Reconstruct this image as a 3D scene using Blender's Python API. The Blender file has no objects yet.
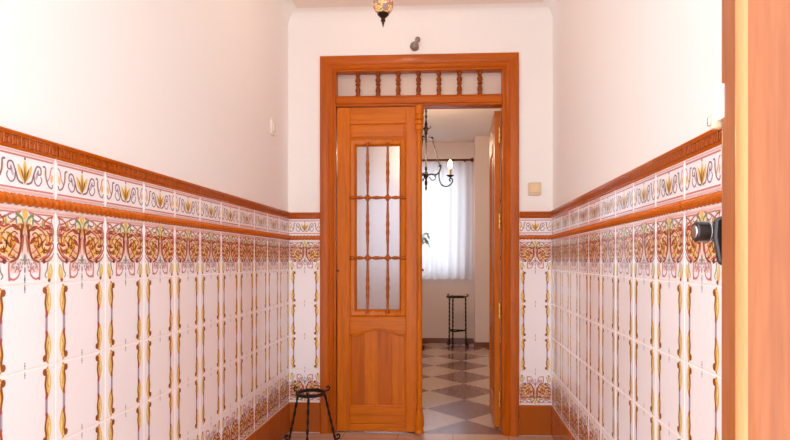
import bpy, bmesh, math, random
from mathutils import Vector, Matrix
random.seed(7)
PI = math.pi
scene = bpy.context.scene
COL = scene.collection

# ------------------------------------------------------------------ materials
def mat(name):
    m = bpy.data.materials.new(name); m.use_nodes = True
    nt = m.node_tree
    return m, nt, nt.nodes['Principled BSDF']

def srgb(r, g, b):
    f = lambda c: (c/255/12.92) if c/255 <= .04045 else ((c/255+.055)/1.055)**2.4
    return (f(r), f(g), f(b), 1)

def simple(name, rgb, rough=.4, metal=0, coat=0, spec=.5, emit=None, es=0):
    m, nt, p = mat(name)
    p.inputs['Base Color'].default_value = srgb(*rgb)
    p.inputs['Roughness'].default_value = rough
    p.inputs['Metallic'].default_value = metal
    p.inputs['Coat Weight'].default_value = coat
    p.inputs['Coat Roughness'].default_value = .08
    p.inputs['Specular IOR Level'].default_value = spec
    if emit:
        p.inputs['Emission Color'].default_value = srgb(*emit)
        p.inputs['Emission Strength'].default_value = es
    # faint procedural variation so that nothing is perfectly uniform
    tc = nt.nodes.new('ShaderNodeTexCoord'); no = nt.nodes.new('ShaderNodeTexNoise')
    no.inputs['Scale'].default_value = 35
    hv = nt.nodes.new('ShaderNodeHueSaturation'); mr = nt.nodes.new('ShaderNodeMapRange')
    mr.inputs['To Min'].default_value = .9; mr.inputs['To Max'].default_value = 1.08
    nt.links.new(tc.outputs['Object'], no.inputs['Vector'])
    nt.links.new(no.outputs['Fac'], mr.inputs['Value'])
    nt.links.new(mr.outputs['Result'], hv.inputs['Value'])
    hv.inputs['Color'].default_value = srgb(*rgb)
    nt.links.new(hv.outputs['Color'], p.inputs['Base Color'])
    return m

def add_bump(nt, p, scale, strength, dist=.002, detail=4):
    tc = nt.nodes.new('ShaderNodeTexCoord'); no = nt.nodes.new('ShaderNodeTexNoise')
    no.inputs['Scale'].default_value = scale; no.inputs['Detail'].default_value = detail
    b = nt.nodes.new('ShaderNodeBump'); b.inputs['Strength'].default_value = strength
    b.inputs['Distance'].default_value = dist
    nt.links.new(tc.outputs['Object'], no.inputs['Vector'])
    nt.links.new(no.outputs['Fac'], b.inputs['Height'])
    nt.links.new(b.outputs['Normal'], p.inputs['Normal'])
    return b

def wood(name, c_lo, c_hi, axis='z', rough=.36, coat=.1, spec=.18, scale=1.0):
    m, nt, p = mat(name)
    N, L = nt.nodes.new, nt.links.new
    tc = N('ShaderNodeTexCoord'); mp = N('ShaderNodeMapping')
    s = {'z': (1, 1, .07), 'x': (.07, 1, 1), 'y': (1, .07, 1)}[axis]
    mp.inputs['Scale'].default_value = tuple(k*scale for k in s)
    L(tc.outputs['Object'], mp.inputs['Vector'])
    n1 = N('ShaderNodeTexNoise'); n1.inputs['Scale'].default_value = 22; n1.inputs['Detail'].default_value = 3
    n1.inputs['Distortion'].default_value = .6
    n2 = N('ShaderNodeTexNoise'); n2.inputs['Scale'].default_value = 150; n2.inputs['Detail'].default_value = 5
    wv = N('ShaderNodeMath'); wv.operation = 'MULTIPLY'; wv.inputs[1].default_value = 17
    sn = N('ShaderNodeMath'); sn.operation = 'SINE'
    L(mp.outputs['Vector'], n1.inputs['Vector']); L(mp.outputs['Vector'], n2.inputs['Vector'])
    L(n1.outputs['Fac'], wv.inputs[0]); L(wv.outputs[0], sn.inputs[0])
    mr = N('ShaderNodeMapRange'); mr.inputs['From Min'].default_value = -1; mr.inputs['To Min'].default_value = .3; mr.inputs['To Max'].default_value = .62
    L(sn.outputs[0], mr.inputs['Value'])
    mx = N('ShaderNodeMath'); mx.operation = 'ADD'
    sc = N('ShaderNodeMath'); sc.operation = 'MULTIPLY_ADD'; sc.inputs[1].default_value = .9; sc.inputs[2].default_value = -.42
    L(n2.outputs['Fac'], sc.inputs[0]); L(mr.outputs['Result'], mx.inputs[0]); L(sc.outputs[0], mx.inputs[1])
    cr = N('ShaderNodeValToRGB')
    cr.color_ramp.elements[0].color = srgb(*c_lo); cr.color_ramp.elements[0].position = .0
    cr.color_ramp.elements[1].color = srgb(*c_hi); cr.color_ramp.elements[1].position = .75
    L(mx.outputs[0], cr.inputs['Fac']); L(cr.outputs['Color'], p.inputs['Base Color'])
    p.inputs['Roughness'].default_value = rough; p.inputs['Coat Weight'].default_value = coat
    p.inputs['Coat Roughness'].default_value = .12; p.inputs['Specular IOR Level'].default_value = spec
    b = N('ShaderNodeBump'); b.inputs['Strength'].default_value = .12; b.inputs['Distance'].default_value = .001
    L(n2.outputs['Fac'], b.inputs['Height']); L(b.outputs['Normal'], p.inputs['Normal'])
    return m

M = {}
W_LO, W_HI = (176, 86, 0), (210, 111, 0)
M['wood'] = wood('varnished_pine_upright', W_LO, W_HI, 'z')
M['woodx'] = wood('varnished_pine_level', W_LO, W_HI, 'x')
M['wood_frame'] = wood('varnished_pine_frame_upright', (156, 70, 0), (190, 92, 0), 'z')
M['wood_framex'] = wood('varnished_pine_frame_level', (156, 70, 0), (190, 92, 0), 'x')
M['wood_dark'] = wood('varnished_pine_dark_board', (162, 74, 0), (194, 96, 0), 'z')
M['wood_turn'] = wood('turned_pine', (144, 66, 0), (182, 92, 2), 'z')
M['wood_bal'] = wood('turned_baluster', (116, 50, 4), (152, 72, 12), 'z')
M['wood_front'] = wood('front_door_wood', (126, 64, 30), (150, 84, 46), 'z', rough=.35, coat=.3, scale=1.6)
M['wood_bead'] = wood('bead_highlight_wood', (186, 118, 70), (202, 136, 88), 'z', rough=.25)  # paler than the door wood: the edge's bright highlight is put into the colour
M['wood_ped'] = wood('pedestal_wood', (86, 34, 18), (122, 54, 28), 'z')

def plaster(name, rgb):
    m, nt, p = mat(name)
    p.inputs['Base Color'].default_value = srgb(*rgb); p.inputs['Roughness'].default_value = .75
    p.inputs['Specular IOR Level'].default_value = .25
    add_bump(nt, p, 60, .15, .003)
    return m
M['plaster'] = plaster('wall_paint', (246, 243, 241))
M['plaster_room'] = plaster('room_paint', (246, 232, 226))
M['ceil'] = plaster('ceiling_paint', (242, 228, 220))

def glazed(name, rgb, rough=.1, bump=.06):
    m, nt, p = mat(name)
    p.inputs['Base Color'].default_value = srgb(*rgb); p.inputs['Roughness'].default_value = rough
    p.inputs['Specular IOR Level'].default_value = .5
    add_bump(nt, p, 14, bump, .01, 1)
    return m
M['tile'] = glazed('white_glaze', (250, 244, 247))
M['grout'] = simple('grout', (250, 238, 230), .8)
TC = dict(pink=(233, 186, 180), palepink=(244, 214, 210), rose=(206, 134, 130), red=(178, 78, 62), darkred=(140, 58, 50),
          salmon=(238, 178, 150), peach=(244, 206, 182), yellow=(236, 196, 104), ochre=(220, 162, 62), paleyellow=(242, 222, 160),
          green=(132, 148, 92), greygreen=(140, 150, 130), grey=(158, 148, 156), lilac=(192, 178, 198), mauve=(150, 116, 118), brown=(150, 84, 40))
for k, v in TC.items():
    M['t_'+k] = glazed('glaze_'+k, v)
M['terra'] = glazed('terracotta_glaze', (196, 94, 4), .16, .1)
M['terra_dark'] = glazed('terracotta_relief', (160, 70, 2), .16, .1)
M['skirt'] = glazed('terracotta_skirting', (172, 84, 2), .16, .08)
M['iron'] = simple('wrought_iron', (34, 27, 26), .6, .1, 0, .25)
M['bronze'] = simple('dark_bronze', (58, 40, 30), .35, .8)
M['black'] = simple('black_handle', (34, 28, 28), .3, .2, .3)
M['chrome'] = simple('chrome', (210, 208, 206), .15, 1)
M['brass'] = simple('brass', (226, 172, 84), .3, .75)
M['whiteplastic'] = simple('white_plastic', (240, 232, 222), .35)
M['cream'] = simple('cream_plastic', (226, 204, 170), .35)
M['creamrocker'] = simple('cream_rocker', (236, 206, 160), .3)
M['greymetal'] = simple('grey_fitting', (150, 132, 124), .4, .3)
M['leaf'] = simple('palm_leaf', (98, 134, 62), .4)
M['pot'] = simple('terracotta_pot', (150, 84, 56), .6)
M['candle'] = simple('candle_sleeve', (196, 160, 112), .5)
M['bulb'] = simple('lit_bulb', (255, 236, 200), .3, emit=(255, 222, 160), es=14)
M['base_room'] = glazed('room_baseboard', (132, 74, 54), .2)
M['soil'] = simple('potting_soil', (50, 36, 26), .9)

# frosted glass
def frosted(name, tint, trans, rough, scale):
    m, nt, p = mat(name)
    p.inputs['Base Color'].default_value = srgb(*tint); p.inputs['Roughness'].default_value = rough
    p.inputs['Transmission Weight'].default_value = trans; p.inputs['IOR'].default_value = 1.3
    add_bump(nt, p, scale, .5, .006, 3)
    return m
M['frost'] = frosted('frosted_glass', (250, 244, 246), .85, .42, 45)
M['milky'] = frosted('milky_glass', (240, 226, 218), .5, .5, 20)
M['clear'] = frosted('window_glass', (255, 255, 255), 1, .02, 3)

# sheer curtain: thin cloth that lets daylight through
def cloth(name, rgb, t):
    m, nt, p = mat(name)
    N, L = nt.nodes.new, nt.links.new
    d = N('ShaderNodeBsdfDiffuse'); tr = N('ShaderNodeBsdfTranslucent'); mx = N('ShaderNodeMixShader')
    d.inputs['Color'].default_value = srgb(*rgb); tr.inputs['Color'].default_value = srgb(*rgb)
    mx.inputs['Fac'].default_value = t
    L(d.outputs[0], mx.inputs[1]); L(tr.outputs[0], mx.inputs[2])
    out = nt.nodes['Material Output']; L(mx.outputs[0], out.inputs['Surface'])
    wv = N('ShaderNodeTexWave'); wv.inputs['Scale'].default_value = 120
    tc = N('ShaderNodeTexCoord'); b = N('ShaderNodeBump'); b.inputs['Strength'].default_value = .05
    L(tc.outputs['Object'], wv.inputs['Vector']); L(wv.outputs['Fac'], b.inputs['Height']); L(b.outputs[0], d.inputs['Normal'])
    return m
M['sheer'] = cloth('sheer_curtain', (238, 240, 250), .6)

# hall floor: peach stoneware, room floor: two stones laid on the diagonal
def floor_hall():
    m, nt, p = mat('hall_floor_tile')
    N, L = nt.nodes.new, nt.links.new
    tc = N('ShaderNodeTexCoord'); br = N('ShaderNodeTexBrick')
    br.offset = 0
    br.inputs['Scale'].default_value = 1
    br.inputs['Brick Width'].default_value = .33; br.inputs['Row Height'].default_value = .33
    br.inputs['Mortar Size'].default_value = .003
    br.inputs['Color1'].default_value = srgb(206, 168, 140); br.inputs['Color2'].default_value = srgb(200, 160, 132)
    br.inputs['Mortar'].default_value = srgb(170, 124, 98)
    L(tc.outputs['Object'], br.inputs['Vector']); L(br.outputs['Color'], p.inputs['Base Color'])
    p.inputs['Roughness'].default_value = .18
    add_bump(nt, p, 6, .05, .01, 2)
    return m
M['floor_hall'] = floor_hall()

def floor_room():
    m, nt, p = mat('room_floor_stone')
    N, L = nt.nodes.new, nt.links.new
    tc = N('ShaderNodeTexCoord'); mp = N('ShaderNodeMapping'); mp.vector_type = 'TEXTURE'
    mp.inputs['Location'].default_value = (.088, 3.71, 0); mp.inputs['Rotation'].default_value = (0, 0, PI/4)
    ck = N('ShaderNodeTexChecker'); ck.inputs['Scale'].default_value = 1/.389
    L(tc.outputs['Object'], mp.inputs['Vector'])
    ad = N('ShaderNodeVectorMath'); ad.inputs[1].default_value = (0, 0, .1)
    L(mp.outputs[0], ad.inputs[0]); L(ad.outputs[0], ck.inputs['Vector'])
    no = N('ShaderNodeTexNoise'); no.inputs['Scale'].default_value = 28; no.inputs['Detail'].default_value = 6
    L(tc.outputs['Object'], no.inputs['Vector'])
    def ramp(a, b):
        r = N('ShaderNodeValToRGB'); r.color_ramp.elements[0].color = srgb(*a); r.color_ramp.elements[1].color = srgb(*b)
        r.color_ramp.elements[0].position = .3; r.color_ramp.elements[1].position = .7
        L(no.outputs['Fac'], r.inputs['Fac']); return r
    a = ramp((124, 82, 74), (146, 104, 92)); b = ramp((196, 168, 146), (212, 186, 164))
    L(b.outputs[0], ck.inputs['Color1']); L(a.outputs[0], ck.inputs['Color2'])
    L(ck.outputs['Color'], p.inputs['Base Color']); p.inputs['Roughness'].default_value = .14
    return m
M['floor_room'] = floor_room()

# mosaic glass lamp shade
def mosaic():
    m, nt, p = mat('mosaic_glass')
    N, L = nt.nodes.new, nt.links.new
    tc = N('ShaderNodeTexCoord'); v = N('ShaderNodeTexVoronoi'); v.inputs['Scale'].default_value = 70
    L(tc.outputs['Object'], v.inputs['Vector'])
    sep = N('ShaderNodeSeparateColor'); L(v.outputs['Color'], sep.inputs[0])
    r = N('ShaderNodeValToRGB'); r.color_ramp.interpolation = 'CONSTANT'
    cols = [(0, (244, 206, 120)), (.3, (236, 222, 200)), (.5, (214, 120, 140)), (.66, (250, 214, 130)), (.82, (150, 150, 170)), (.92, (226, 140, 60))]
    e = r.color_ramp.elements
    e[0].color = srgb(*cols[0][1]); e[1].position = cols[1][0]; e[1].color = srgb(*cols[1][1])
    for q, c in cols[2:]:
        k = e.new(q); k.color = srgb(*c)
    L(sep.outputs[0], r.inputs['Fac'])
    d = N('ShaderNodeTexVoronoi'); d.feature = 'DISTANCE_TO_EDGE'; d.inputs['Scale'].default_value = 70
    L(tc.outputs['Object'], d.inputs['Vector'])
    lt = N('ShaderNodeMath'); lt.operation = 'LESS_THAN'; lt.inputs[1].default_value = .06
    L(d.outputs['Distance'], lt.inputs[0])
    mx = N('ShaderNodeMixRGB'); mx.inputs['Color2'].default_value = srgb(150, 110, 80)
    L(lt.outputs[0], mx.inputs['Fac']); L(r.outputs[0], mx.inputs['Color1'])
    L(mx.outputs[0], p.inputs['Base Color']); L(mx.outputs[0], p.inputs['Emission Color'])
    p.inputs['Emission Strength'].default_value = .05
    p.inputs['Roughness'].default_value = .15
    return m
M['mosaic'] = mosaic()

# ------------------------------------------------------------------ mesh helper
class MB:
    def __init__(s): s.v, s.f, s.m, s.sm, s.mats = [], [], [], [], []
    def mi(s, m):
        if m not in s.mats: s.mats.append(m)
        return s.mats.index(m)
    def face(s, pts, m, smooth=False):
        b = len(s.v); s.v += [tuple(p) for p in pts]; s.f.append(tuple(range(b, b+len(pts)))); s.m.append(s.mi(m)); s.sm.append(smooth)
    def box(s, x0, x1, y0, y1, z0, z1, m):
        b = len(s.v)
        s.v += [(x, y, z) for z in (z0, z1) for y in (y0, y1) for x in (x0, x1)]
        for q in ((0,2,3,1),(4,5,7,6),(0,1,5,4),(2,6,7,3),(0,4,6,2),(1,3,7,5)):
            s.f.append(tuple(b+i for i in q)); s.m.append(s.mi(m)); s.sm.append(False)
    def prism(s, pts, y0, y1, m):           # outline in x,z extruded along y
        n = len(pts); b = len(s.v)
        s.v += [(x, y0, z) for x, z in pts] + [(x, y1, z) for x, z in pts]
        k = s.mi(m)
        s.f.append(tuple(b+i for i in range(n))); s.f.append(tuple(b+n+i for i in reversed(range(n))))
        s.m += [k, k]; s.sm += [False, False]
        for i in range(n):
            j = (i+1) % n
            s.f.append((b+j, b+i, b+n+i, b+n+j)); s.m.append(k); s.sm.append(False)
    def loft(s, rings, m, smooth=True, caps=True, closed=False):
        k = s.mi(m); b = len(s.v); n = len(rings[0])
        for r in rings: s.v += [tuple(p) for p in r]
        R = len(rings)
        for i in range(R if closed else R-1):
            i2 = (i+1) % R
            for j in range(n):
                j2 = (j+1) % n
                s.f.append((b+i*n+j, b+i*n+j2, b+i2*n+j2, b+i2*n+j)); s.m.append(k); s.sm.append(smooth)
        if caps and not closed:
            s.f.append(tuple(b+j for j in reversed(range(n)))); s.f.append(tuple(b+(R-1)*n+j for j in range(n)))
            s.m += [k, k]; s.sm += [False, False]
    def lathe(s, prof, c, m, seg=16, axis='z'):
        rings = []
        for r, h in prof:
            ring = []
            for i in range(seg):
                a = 2*PI*i/seg; x, y = r*math.cos(a), r*math.sin(a)
                if axis == 'z': p = (c[0]+x, c[1]+y, c[2]+h)
                elif axis == 'x': p = (c[0]+h, c[1]+x, c[2]+y)
                else: p = (c[0]+x, c[1]+h, c[2]+y)
                ring.append(p)
            rings.append(ring)
        s.loft(rings, m)
    def tube(s, path, r, m, seg=8, twist=0, lobes=0, closed=False):
        P = [Vector(p) for p in path]; n = len(P); rings = []
        up = Vector((0, 0, 1)); prev = None; dist = 0
        for i, p in enumerate(P):
            if closed: t = P[(i+1) % n]-P[i-1]
            else: t = P[min(i+1, n-1)]-P[max(i-1, 0)]
            t.normalize()
            if prev is None:
                a = t.cross(up) if abs(t.z) < .9 else t.cross(Vector((1, 0, 0)))
            else: a = prev-t*prev.dot(t)
            a.normalize(); prev = a; b = t.cross(a)
            if i: dist += (P[i]-P[i-1]).length
            rr = r[i] if isinstance(r, (list, tuple)) else r
            ring = []
            for j in range(seg):
                an = 2*PI*j/seg
                q = rr*(1+(.3*math.cos(lobes*(an+twist*dist)) if lobes else 0))
                ring.append(p+a*math.cos(an)*q+b*math.sin(an)*q)
            rings.append(ring)
        s.loft(rings, m, closed=closed)
    def build(s, name, parent=None, loc=None, bevel=0, fix=True, seg=2, sharp=True):
        me = bpy.data.meshes.new(name); me.from_pydata(s.v, [], s.f)
        for m in s.mats: me.materials.append(m)
        for p, k, sm in zip(me.polygons, s.m, s.sm): p.material_index = k; p.use_smooth = sm
        if fix:
            bm = bmesh.new(); bm.from_mesh(me); bmesh.ops.recalc_face_normals(bm, faces=bm.faces); bm.to_mesh(me); bm.free()
        if sharp: me.set_sharp_from_angle(angle=.62)
        o = bpy.data.objects.new(name, me); COL.objects.link(o)
        if parent: o.parent = parent
        if loc: o.location = loc
        if bevel:
            b = o.modifiers.new('bevel', 'BEVEL'); b.width = bevel; b.segments = seg; b.limit_method = 'ANGLE'; b.angle_limit = .6
            b.harden_normals = False
        return o

def empty(name, loc=(0, 0, 0), rz=0):
    o = bpy.data.objects.new(name, None); COL.objects.link(o); o.location = loc; o.rotation_euler = (0, 0, rz); o.empty_display_size = .1
    return o
def tag(o, label=None, cat=None, group=None, kind=None):
    for k, v in (('label', label), ('category', cat), ('group', group), ('kind', kind)):
        if v: o[k] = v
    return o
def structure(o, label=None): return tag(o, label, None, None, 'structure')

def catmull(pts, n=6):
    P = [Vector(p) for p in pts]; P = [P[0]*2-P[1]]+P+[P[-1]*2-P[-2]]; out = []
    for i in range(1, len(P)-2):
        a, b, c, d = P[i-1:i+3]
        for k in range(n):
            t = k/n
            out.append(.5*((2*b)+(c-a)*t+(2*a-5*b+4*c-d)*t*t+(3*b-a-3*c+d)*t**3))
    out.append(P[-2]); return out

# ------------------------------------------------------------------ dimensions
XL, XR, YB, H, Y0 = -1.009, .597, 3.40, 2.57, .48
BY = YB+.12                      # room side of the wall that carries the double door
ROOM_L, ROOM_R, YF = -2.5, 1.25, 7.2
OX0, OX1, OZ = -.745, .325, 2.235   # rough opening of the door

# ------------------------------------------------------------------ painted tile patterns (millimetres)
class Pat:
    def __init__(s): s.p = []       # (layer, material, [(u,v)...])
    def poly(s, pts, m, layer, mirror=True):
        s.p.append((layer, m, pts))
        if mirror: s.p.append((layer, m, [(-u, v) for u, v in reversed(pts)]))
    def stroke(s, pts, w0, w1, m, layer, n=4, mirror=True):
        c = catmull([(u, v, 0) for u, v in pts], n); N = len(c); L, R = [], []
        for i, q in enumerate(c):
            t = (c[min(i+1, N-1)]-c[max(i-1, 0)]); t.normalize()
            w = (w0+(w1-w0)*i/(N-1))/2
            L.append((q.x-t.y*w, q.y+t.x*w)); R.append((q.x+t.y*w, q.y-t.x*w))
        for i in range(N-1): s.poly([L[i], L[i+1], R[i+1], R[i]], m, layer, mirror)
    def lens(s, a, b, w, m, layer, mirror=True, k=.5):
        ax, ay = a; bx, by = b; dx, dy = bx-ax, by-ay; l = math.hypot(dx, dy); nx, ny = -dy/l, dx/l; up, dn = [], []
        for t in (.0, .12, .3, .5, .7, .88, 1):
            h = w/2*math.sin(PI*t**(math.log(.5)/math.log(k)))**.8 if 0 < t < 1 else 0
            up.append((ax+dx*t+nx*h, ay+dy*t+ny*h)); dn.append((ax+dx*t-nx*h, ay+dy*t-ny*h))
        s.poly(up+dn[-2:0:-1], m, layer, mirror)
    def dot(s, c, r, m, layer, mirror=True, ry=None):
        ry = ry or r
        s.poly([(c[0]+r*math.cos(a*PI/4), c[1]+ry*math.sin(a*PI/4)) for a in range(8)], m, layer, mirror)
    def rect(s, u0, u1, v0, v1, m, layer, mirror=True):
        s.poly([(u0, v0), (u1, v0), (u1, v1), (u0, v1)], m, layer, mirror)

def t(k): return M['t_'+k]
def chain(P, v0):                  # small dotted pendant, centred on a joint
    for dv, r, ry in ((17, 1.6, 3), (11, 2.6, 3), (5.5, 1.6, 2.5), (-5.5, 1.6, 2.5), (-11, 2.6, 3), (-17, 1.6, 3)):
        P.dot((0, v0+dv), r, t('grey'), 1, False, ry)
ORN = Pat(); o_ = ORN
o_.poly([(12, -50), (30, -40), (60, -42), (84, -54), (89, -74), (78, -98), (64, -116), (46, -124), (28, -120), (16, -100), (11, -76)], t('peach'), 0)
rnd = random.Random(3)
for (a, b, w_, c) in [((14, -52), (40, -40), 12, 'red'), ((40, -44), (66, -34), 11, 'salmon'), ((66, -36), (90, -44), 10, 'red'), ((88, -50), (94, -74), 9, 'salmon'), ((16, -84), (34, -66), 11, 'red'),
                      ((34, -70), (56, -58), 12, 'ochre'), ((58, -60), (84, -66), 11, 'salmon'), ((20, -106), (40, -92), 11, 'salmon'), ((42, -90), (62, -78), 12, 'yellow'), ((64, -84), (88, -80), 11, 'red'),
                      ((28, -118), (50, -108), 10, 'red'), ((50, -104), (76, -98), 12, 'ochre'), ((46, -122), (66, -112), 8, 'salmon'), ((30, -28), (46, -36), 8, 'salmon'), ((72, -28), (90, -30), 7, 'salmon'),
                      ((3, -60), (9, -104), 9, 'salmon'), ((84, -88), (72, -108), 8, 'red'), ((10, -36), (26, -46), 9, 'ochre')]:
    o_.lens(a, b, w_, t(c), 1.5); mx_, my_ = (a[0]+b[0])/2, (a[1]+b[1])/2
    o_.stroke([a, (mx_+rnd.uniform(-3, 3), my_+rnd.uniform(-3, 3)), b], 2.2, 1.6, t(rnd.choice(['brown', 'darkred', 'mauve'])), 2.6, 3)
o_.poly([(8, -44), (30, -34), (60, -30), (84, -36), (92, -50), (88, -74), (70, -72), (40, -60), (14, -66)], t('peach'), .5)
o_.poly([(3, -122), (42, -122), (42, -150), (26, -153), (8, -146)], t('palepink'), .6)
o_.lens((46, -50), (84, -40), 13, t('salmon'), 1); o_.lens((80, -58), (84, -98), 12, t('yellow'), 1); o_.lens((88, -40), (90, -58), 6, t('ochre'), 2)
o_.lens((30, -112), (58, -104), 12, t('yellow'), 2); o_.lens((22, -92), (34, -114), 8, t('salmon'), 2); o_.lens((58, -50), (80, -70), 8, t('yellow'), 2)
o_.stroke([(70, -50), (80, -62), (78, -80), (68, -84)], 4, 3, t('red'), 3); o_.stroke([(48, -40), (62, -46), (76, -44), (84, -52)], 4.5, 3, t('red'), 3)
o_.stroke([(44, -62), (52, -72), (50, -86), (42, -92), (38, -86)], 4, 3, t('brown'), 3); o_.stroke([(74, -96), (66, -104), (56, -100)], 4, 3, t('red'), 3)
o_.lens((66, -12), (82, -16), 7, t('paleyellow'), 1)
o_.lens((0, -34), (0, -128), 34, t('palepink'), .25, False)
o_.rect(0, 97.5, -9, 0, t('palepink'), 0); o_.rect(0, 97.5, -7, -3, t('pink'), 1); o_.rect(14, 95, -13, -9.5, t('rose'), 1)
o_.stroke([(12, -8), (40, -14), (62, -24), (86, -34)], 5, 4.5, t('rose'), 2)
o_.stroke([(92, -10), (87, -26), (95, -48), (92, -70), (80, -98), (62, -120)], 4.5, 4, t('rose'), 1.2)
o_.stroke([(60, -120), (74, -114), (88, -100), (94, -84), (86, -76)], 5, 3, t('red'), 2.2); o_.stroke([(52, -124), (70, -126), (86, -118), (95, -104)], 4, 2.5, t('mauve'), 2.2)
o_.lens((76, -104), (95, -92), 9, t('ochre'), 1.4); o_.lens((66, -126), (92, -112), 8, t('salmon'), 1.4); o_.lens((30, -124), (44, -148), 8, t('salmon'), 1.4); o_.lens((12, -126), (26, -146), 6, t('lilac'), 1.4)
o_.stroke([(92, -14), (74, -20), (62, -34), (70, -44), (80, -38)], 4, 3, t('red'), 2.2); o_.stroke([(18, -14), (30, -26), (44, -28), (50, -20), (42, -16)], 3.5, 2.5, t('mauve'), 2.2); o_.lens((34, -12), (56, -20), 6, t('salmon'), 1.4)
o_.stroke([(84, -34), (92, -60)], 4, 3, t('rose'), 2)
o_.lens((95, -64), (70, -56), 20, t('salmon'), 1); o_.lens((92, -60), (76, -57), 9, t('red'), 2)
o_.lens((60, -20), (57, -48), 16, t('yellow'), 2); o_.lens((57, -26), (57, -46), 5, t('greygreen'), 3)
o_.lens((50, -62), (50, -112), 20, t('yellow'), 1); o_.lens((73, -76), (63, -114), 15, t('paleyellow'), 1)
o_.lens((28, -60), (36, -100), 14, t('ochre'), 1); o_.lens((66, -60), (74, -84), 9, t('ochre'), 2)
o_.lens((42, -72), (44, -96), 6, t('red'), 3); o_.lens((56, -74), (54, -92), 5, t('red'), 3); o_.lens((64, -88), (60, -106), 5, t('brown'), 3)
o_.stroke([(9, -64), (17, -49), (36, -44), (56, -52), (70, -66)], 5, 2.5, t('brown'), 3)
o_.stroke([(7, -38), (11, -60), (12, -86), (22, -116), (44, -127)], 9, 5.5, t('brown'), 3)
o_.dot((11, -66), 5, t('darkred'), 4, True, 8)
o_.stroke([(22, -62), (32, -56), (42, -64), (37, -78), (28, -74)], 3.5, 3, t('brown'), 3)
o_.stroke([(66, -70), (54, -82), (60, -98), (70, -94)], 3.5, 3, t('red'), 3)
o_.stroke([(30, -86), (40, -100), (50, -114)], 3.5, 4, t('red'), 3)
o_.lens((5, -42), (20, -22), 12, t('paleyellow'), 1); o_.lens((24, -40), (28, -20), 7, t('greygreen'), 1)
o_.stroke([(5, -40), (8, -27), (16, -19), (28, -14)], 4, 8, t('green'), 3)
o_.lens((0, 0), (0, -28), 17, t('yellow'), 3, False); o_.lens((0, -26), (0, -66), 9, t('salmon'), 2, False); o_.lens((0, -34), (0, -60), 4, t('ochre'), 3, False)
o_.lens((0, -106), (0, -136), 9, t('greygreen'), 2, False)
for u, v in ((7, -130), (14, -128), (21, -131), (28, -128), (35, -131), (10, -138), (18, -140), (26, -138), (33, -140), (13, -147), (38, -137), (6, -122), (12, -121)):
    o_.dot((u, v), 2.4, t('grey'), 2, True, 3)
o_.lens((0, -136), (0, -154), 6, t('grey'), 2, False)
o_.stroke([(46, -124), (48, -144), (46, -170)], 5, 6, t('rose'), 2)
o_.stroke([(46, -164), (33, -167), (20, -159), (17, -147), (25, -142), (30, -150)], 5.5, 3, t('rose'), 2)
o_.dot((61, -124), 6, t('darkred'), 3, True, 7)
o_.lens((86, -130), (79, -178), 17, t('yellow'), 1); o_.lens((84, -136), (82, -160), 6, t('paleyellow'), 2)
o_.stroke([(75, -128), (72, -146), (65, -158), (70, -166)], 4.5, 3, t('greygreen'), 2); o_.dot((79, -172), 5, t('brown'), 3)
BAR = Pat()
for sg in (1, -1):
    f = lambda v: -100+sg*(100+v)     # mirror about the tile's middle
    BAR.lens((76, f(-6)), (74.5, f(-82)), 23, t('yellow'), 1); BAR.lens((81, f(-16)), (78, f(-66)), 7, t('paleyellow'), 2)
    BAR.stroke([(65, f(-10)), (69, f(-26)), (66, f(-46)), (69, f(-66)), (70, f(-84))], 6.5, 5.5, t('brown'), 2)
    BAR.dot((64, f(-16)), 7.5, t('brown'), 3, True, 9); BAR.stroke([(76, f(-24)), (73, f(-40)), (77, f(-56))], 4, 4, t('ochre'), 3); BAR.dot((71, f(-74)), 4, t('red'), 3, True, 9)
    BAR.lens((78, f(-2)), (66, f(-12)), 6, t('ochre'), 2)
BAR.rect(65.5, 75, -124, -76, t('lilac'), 1); BAR.rect(69.3, 71.6, -124, -76, t('mauve'), 2)
CH = Pat(); chain(CH, 0)
BOR = Pat(); b_ = BOR
for sg in (1, -1):
    b_.rect(0, 97.5, sg*41.5, sg*48, t('palepink'), 0); b_.rect(0, 94, sg*36, sg*40.5, t('rose'), 1); b_.rect(0, 97, sg*44, sg*47, t('pink'), 1)
b_.lens((0, 30), (0, -28), 15, t('yellow'), 1, False); b_.lens((3, -22), (22, 20), 13, t('yellow'), 1); b_.lens((4, -16), (13, 12), 4, t('brown'), 2)
b_.lens((0, 18), (0, -30), 5, t('brown'), 2, False); b_.dot((0, 33), 3.5, t('mauve'), 2, False)
b_.stroke([(5, -26), (20, -20), (28, 0), (38, 20), (50, 18), (51, 4), (42, 2), (42, 10)], 5, 3.5, t('mauve'), 2)
b_.stroke([(28, 0), (32, -20), (44, -25), (54, -12), (50, -2)], 4, 3, t('mauve'), 2)
b_.lens((34, -14), (44, 14), 8, t('lilac'), 1); b_.lens((62, 16), (72, -18), 6, t('paleyellow'), 1)
b_.stroke([(58, 24), (66, 22), (68, 0), (76, -20), (88, -26), (92, -16)], 5, 3.5, t('mauve'), 2)
b_.stroke([(93, 28), (86, 22), (80, 0), (70, -14)], 4, 3, t('rose'), 2); b_.lens((90, 10), (86, -14), 8, t('yellow'), 1)

SK, ROW = .186, .202
Z_ROWS = [SK+i*ROW for i in range(5)]      # .186 .388 .590 .792 .994
Z_ORN, Z_ROPE, Z_BOR, Z_LED, Z_TOP = 1.176, 1.178, 1.207, 1.307, 1.346

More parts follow.
